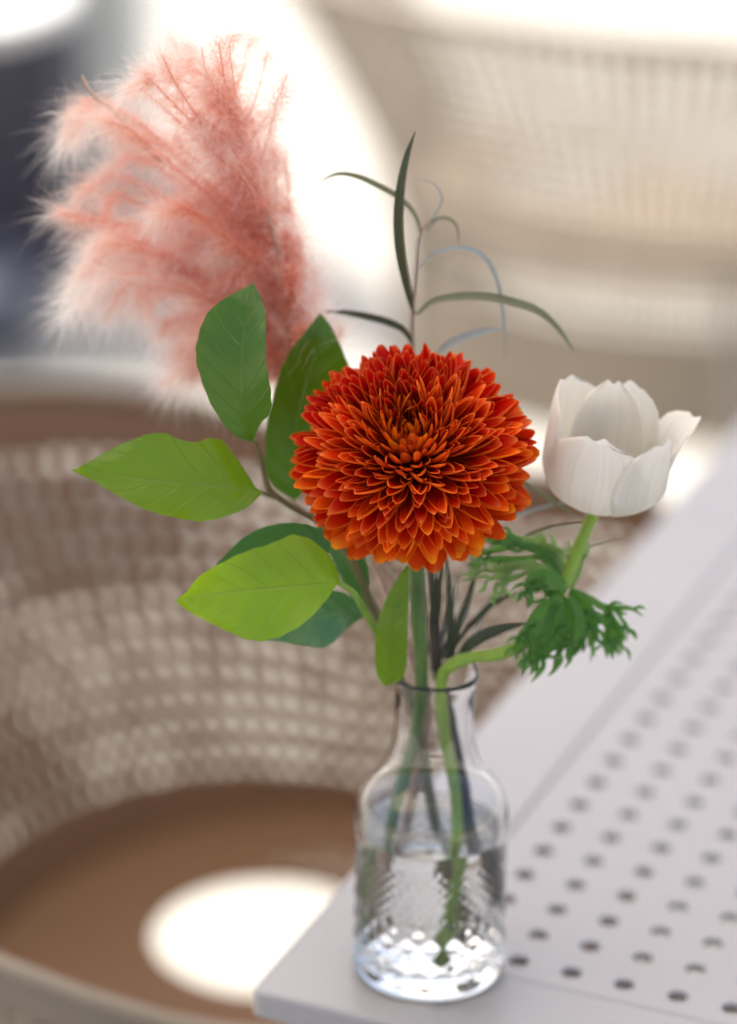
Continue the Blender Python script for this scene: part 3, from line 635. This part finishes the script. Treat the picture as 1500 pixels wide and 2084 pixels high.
# ------------------------------------------------------------------ white anemone
AC = Vector(pp(1214, 1030, .012)); AA = Vector((.12, -.06, 1)).normalized()
an = tag(empty('white_anemone', AC), 'white cup shaped anemone on a curved green stem at the right of the vase', 'flower')
ax = Vector((1, 0, 0)); ax = (ax - AA * ax.dot(AA)).normalized(); ay = AA.cross(ax).normalized()
stem('stem', [vin(.004, -.014, .012), vin(.010, -.010, .07), vin(.004, -.007, .112), pp(898, 1385, -.004), pp(922, 1352, -.006), pp(960, 1338, -.006), pp(1010, 1332, -.006), pp(1060, 1310, -.006), pp(1110, 1250, -.004), pp(1150, 1185, 0), pp(1180, 1110, .006), tuple(AC)], .0024, .0025, M_stem_lime, an, 70, 14)
def cup_petal(phi, wid, hgt, flare, r0=.0225, lean=0, tipc=.0, seed=0, sq=.5):
    nx, ny = 14, 16; V = []; UV = []; r_ = random.Random(seed); a0, a1, a2 = r_.uniform(0, 6), r_.uniform(0, 6), r_.uniform(.8, 1.3)
    for j in range(ny + 1):
        t = j / ny; rr_ = r0 * (math.sin(min(1, t * 2.0) * math.pi / 2) ** .8) * (1 - .06 * max(0, t - .5)) + flare * max(0, t - .45) ** 1.5 + .0010
        zz = hgt * (1 - math.cos(min(1, t * 1.15) * math.pi / 2 * .98)) * .32 + hgt * .68 * t ** 1.25
        wd = wid * (.35 + .65 * math.sin(min(1, t / .6) * math.pi / 2)) * (1 if t < sq else max(.0, 1 - ((t - sq) / (1.02 - sq)) ** 2.6) ** .5)
        for k in range(nx + 1):
            u = -1 + 2 * k / nx; a = phi + u * wd
            rr2 = rr_ * (1 + .03 * math.sin(a0 + 4 * u + 2 * t) * t) + tipc * max(0, t - .8) * (1 - abs(u)) - .0012 * u * u + lean * t
            z2 = zz + .0010 * math.sin(a1 + 5 * u * a2) * t ** 3 - .0025 * (u * u) * t
            V.append(AC + ax * (rr2 * math.cos(a)) + ay * (rr2 * math.sin(a)) + AA * z2); UV.append((k / nx, t))
    Fc = [(i * (nx + 1) + k, i * (nx + 1) + k + 1, (i + 1) * (nx + 1) + k + 1, (i + 1) * (nx + 1) + k) for i in range(ny) for k in range(nx)]
    o = setp(obj('petal', mesh('petal', V, Fc, UV), M_white_petal), an); s2 = o.modifiers.new('thickness', 'SOLIDIFY'); s2.thickness = .0003
R = rad
cup_petal(R(-108), 1.05, .0400, .000, .0240, 0, -.006, 1, .40)
cup_petal(R(-38), .85, .0390, .002, .0250, 0, -.006, 2, .38)
cup_petal(R(8), .70, .042, .020, .0238, 0, .012, 3, .40)
cup_petal(R(66), 1.05, .0470, -.006, .0225, 0, -.006, 4, .42)
cup_petal(R(92), 1.35, .0495, -.010, .0165, 0, -.008, 5, .42)
cup_petal(R(152), 1.10, .0490, -.001, .0235, 0, -.006, 6, .45)
bm = bmesh.new(); bmesh.ops.create_icosphere(bm, subdivisions=3, radius=.006, matrix=Matrix.Translation(AC + AA * .012)); setp(obj('flower_centre', bm, M_stem_dark), an)
# dissected green ruff
def frond(fingers, m, dy=0.0, w0=10, seed=0):
    r_ = random.Random(seed); V = []; Fc = []; UV = []
    full = []
    for f_ in fingers:
        pts, w1 = f_[0], f_[1]; full.append((pts, w1 * .78)); C0 = crom([(p[0], p[1], p[2] if len(p) > 2 else 0) for p in pts], 24)
        for q_ in range(int(2 + w1 / 9)):
            i_ = r_.randint(8, 21); d_ = C0[i_ + 1] - C0[i_ - 1]; d_ = d_ / max(1e-6, np.hypot(d_[0], d_[1])); sg = 1 if q_ % 2 else -1; L_ = r_.uniform(20, 44)
            px_ = np.array([-d_[1], d_[0], 0]) * sg; m_ = C0[i_] + d_ * L_ * .5 + px_ * L_ * .45; e_ = C0[i_] + d_ * L_ * 1.1 + px_ * L_ * .5; m_[2] -= .002; e_[2] -= .001
            full.append(([tuple(C0[i_]), tuple(m_), tuple(e_)], 6))
    for f_ in full:
        pts, w1 = f_[0], f_[1]; n = 12
        C = crom([(p[0], p[1], dy + (p[2] if len(p) > 2 else 0)) for p in pts], n); P = [Vector(pp(*c)) for c in C]; rl = r_.uniform(-.7, .7); b0 = len(V)
        for i in range(n):
            t = i / (n - 1); tg = (P[min(i + 1, n - 1)] - P[max(i - 1, 0)]).normalized(); s = tg.cross(Vector((0, -.93, .37))).normalized(); nm = s.cross(tg)
            s = s * math.cos(rl) + nm * math.sin(rl); wd = w1 * K * .5 * (.55 + .8 * math.sin(min(1, t * 1.25) * math.pi * .8)) * (1 - t ** 4) + .00012
            for u in (-1, 0, 1): V.append(P[i] + s * (wd * u) - nm * (wd * .35 * (u == 0))); UV.append(((u + 1) / 2, t))
        for i in range(n - 1):
            for k in range(2): Fc.append((b0 + i * 3 + k, b0 + i * 3 + k + 1, b0 + (i + 1) * 3 + k + 1, b0 + (i + 1) * 3 + k))
    return setp(obj('leaf', mesh('leaf', V, Fc, UV), m), an)
frond([([(1150, 1190), (1110, 1130), (1060, 1108), (1000, 1100), (962, 1095)], 24), ([(1090, 1120), (1040, 1092), (1010, 1092)], 14), ([(1060, 1108), (1010, 1118), (965, 1130)], 14), ([(1110, 1130), (1060, 1140), (1010, 1138), (975, 1135)], 16)], M_ruff, .006, seed=1)
frond([([(1150, 1195), (1110, 1160), (1060, 1150), (1010, 1160), (965, 1160)], 26), ([(1060, 1150), (1020, 1170), (985, 1185)], 14), ([(1090, 1160), (1040, 1178), (1008, 1195), (1015, 1210)], 14), ([(1030, 1157), (995, 1146), (958, 1148)], 10)], M_ruff_pale, .0, seed=2)
frond([([(1155, 1200), (1130, 1150), (1105, 1115), (1060, 1090)], 40), ([(1150, 1190), (1135, 1130), (1100, 1105)], 34)], M_ruff_pale, .010, seed=3)
frond([([(1150, 1195), (1125, 1182), (1095, 1180), (1078, 1195), (1072, 1214)], 44), ([(1110, 1190), (1085, 1190), (1070, 1216)], 16), ([(1140, 1200), (1120, 1205), (1100, 1196)], 26)], M_ruff, -.008, seed=4)
frond([([(1140, 1215), (1110, 1245), (1080, 1290), (1058, 1330)], 44), ([(1130, 1230), (1110, 1280), (1085, 1335), (1078, 1350)], 36), ([(1140, 1225), (1135, 1280), (1110, 1325), (1088, 1352)], 34), ([(1090, 1270), (1060, 1295), (1045, 1325)], 18), ([(1120, 1300), (1100, 1330), (1088, 1360)], 12)], M_ruff, -.012, seed=5)
frond([([(1150, 1215), (1155, 1260), (1148, 1300), (1130, 1335)], 40), ([(1160, 1215), (1178, 1260), (1168, 1300), (1150, 1325)], 30), ([(1150, 1300), (1140, 1325), (1125, 1342)], 12)], M_ruff, -.010, seed=6)
frond([([(1160, 1205), (1195, 1240), (1205, 1285), (1196, 1318)], 32), ([(1190, 1240), (1190, 1285), (1175, 1320), (1162, 1340)], 18), ([(1203, 1270), (1214, 1295), (1218, 1310)], 10), ([(1185, 1280), (1172, 1300), (1160, 1312)], 10)], M_ruff, -.006, seed=7)
frond([([(1160, 1198), (1195, 1215), (1225, 1235), (1250, 1238), (1285, 1238), (1310, 1256)], 16), ([(1235, 1238), (1245, 1280), (1247, 1340)], 34), ([(1240, 1250), (1262, 1285), (1266, 1320)], 16), ([(1240, 1245), (1225, 1265), (1214, 1262)], 14), ([(1240, 1265), (1232, 1300), (1228, 1318)], 14), ([(1250, 1240), (1275, 1275), (1276, 1300)], 8)], M_ruff, -.002, seed=8)
frond([([(1162, 1198), (1176, 1160), (1180, 1130), (1165, 1115)], 18)], M_ruff_pale, .014, seed=9)
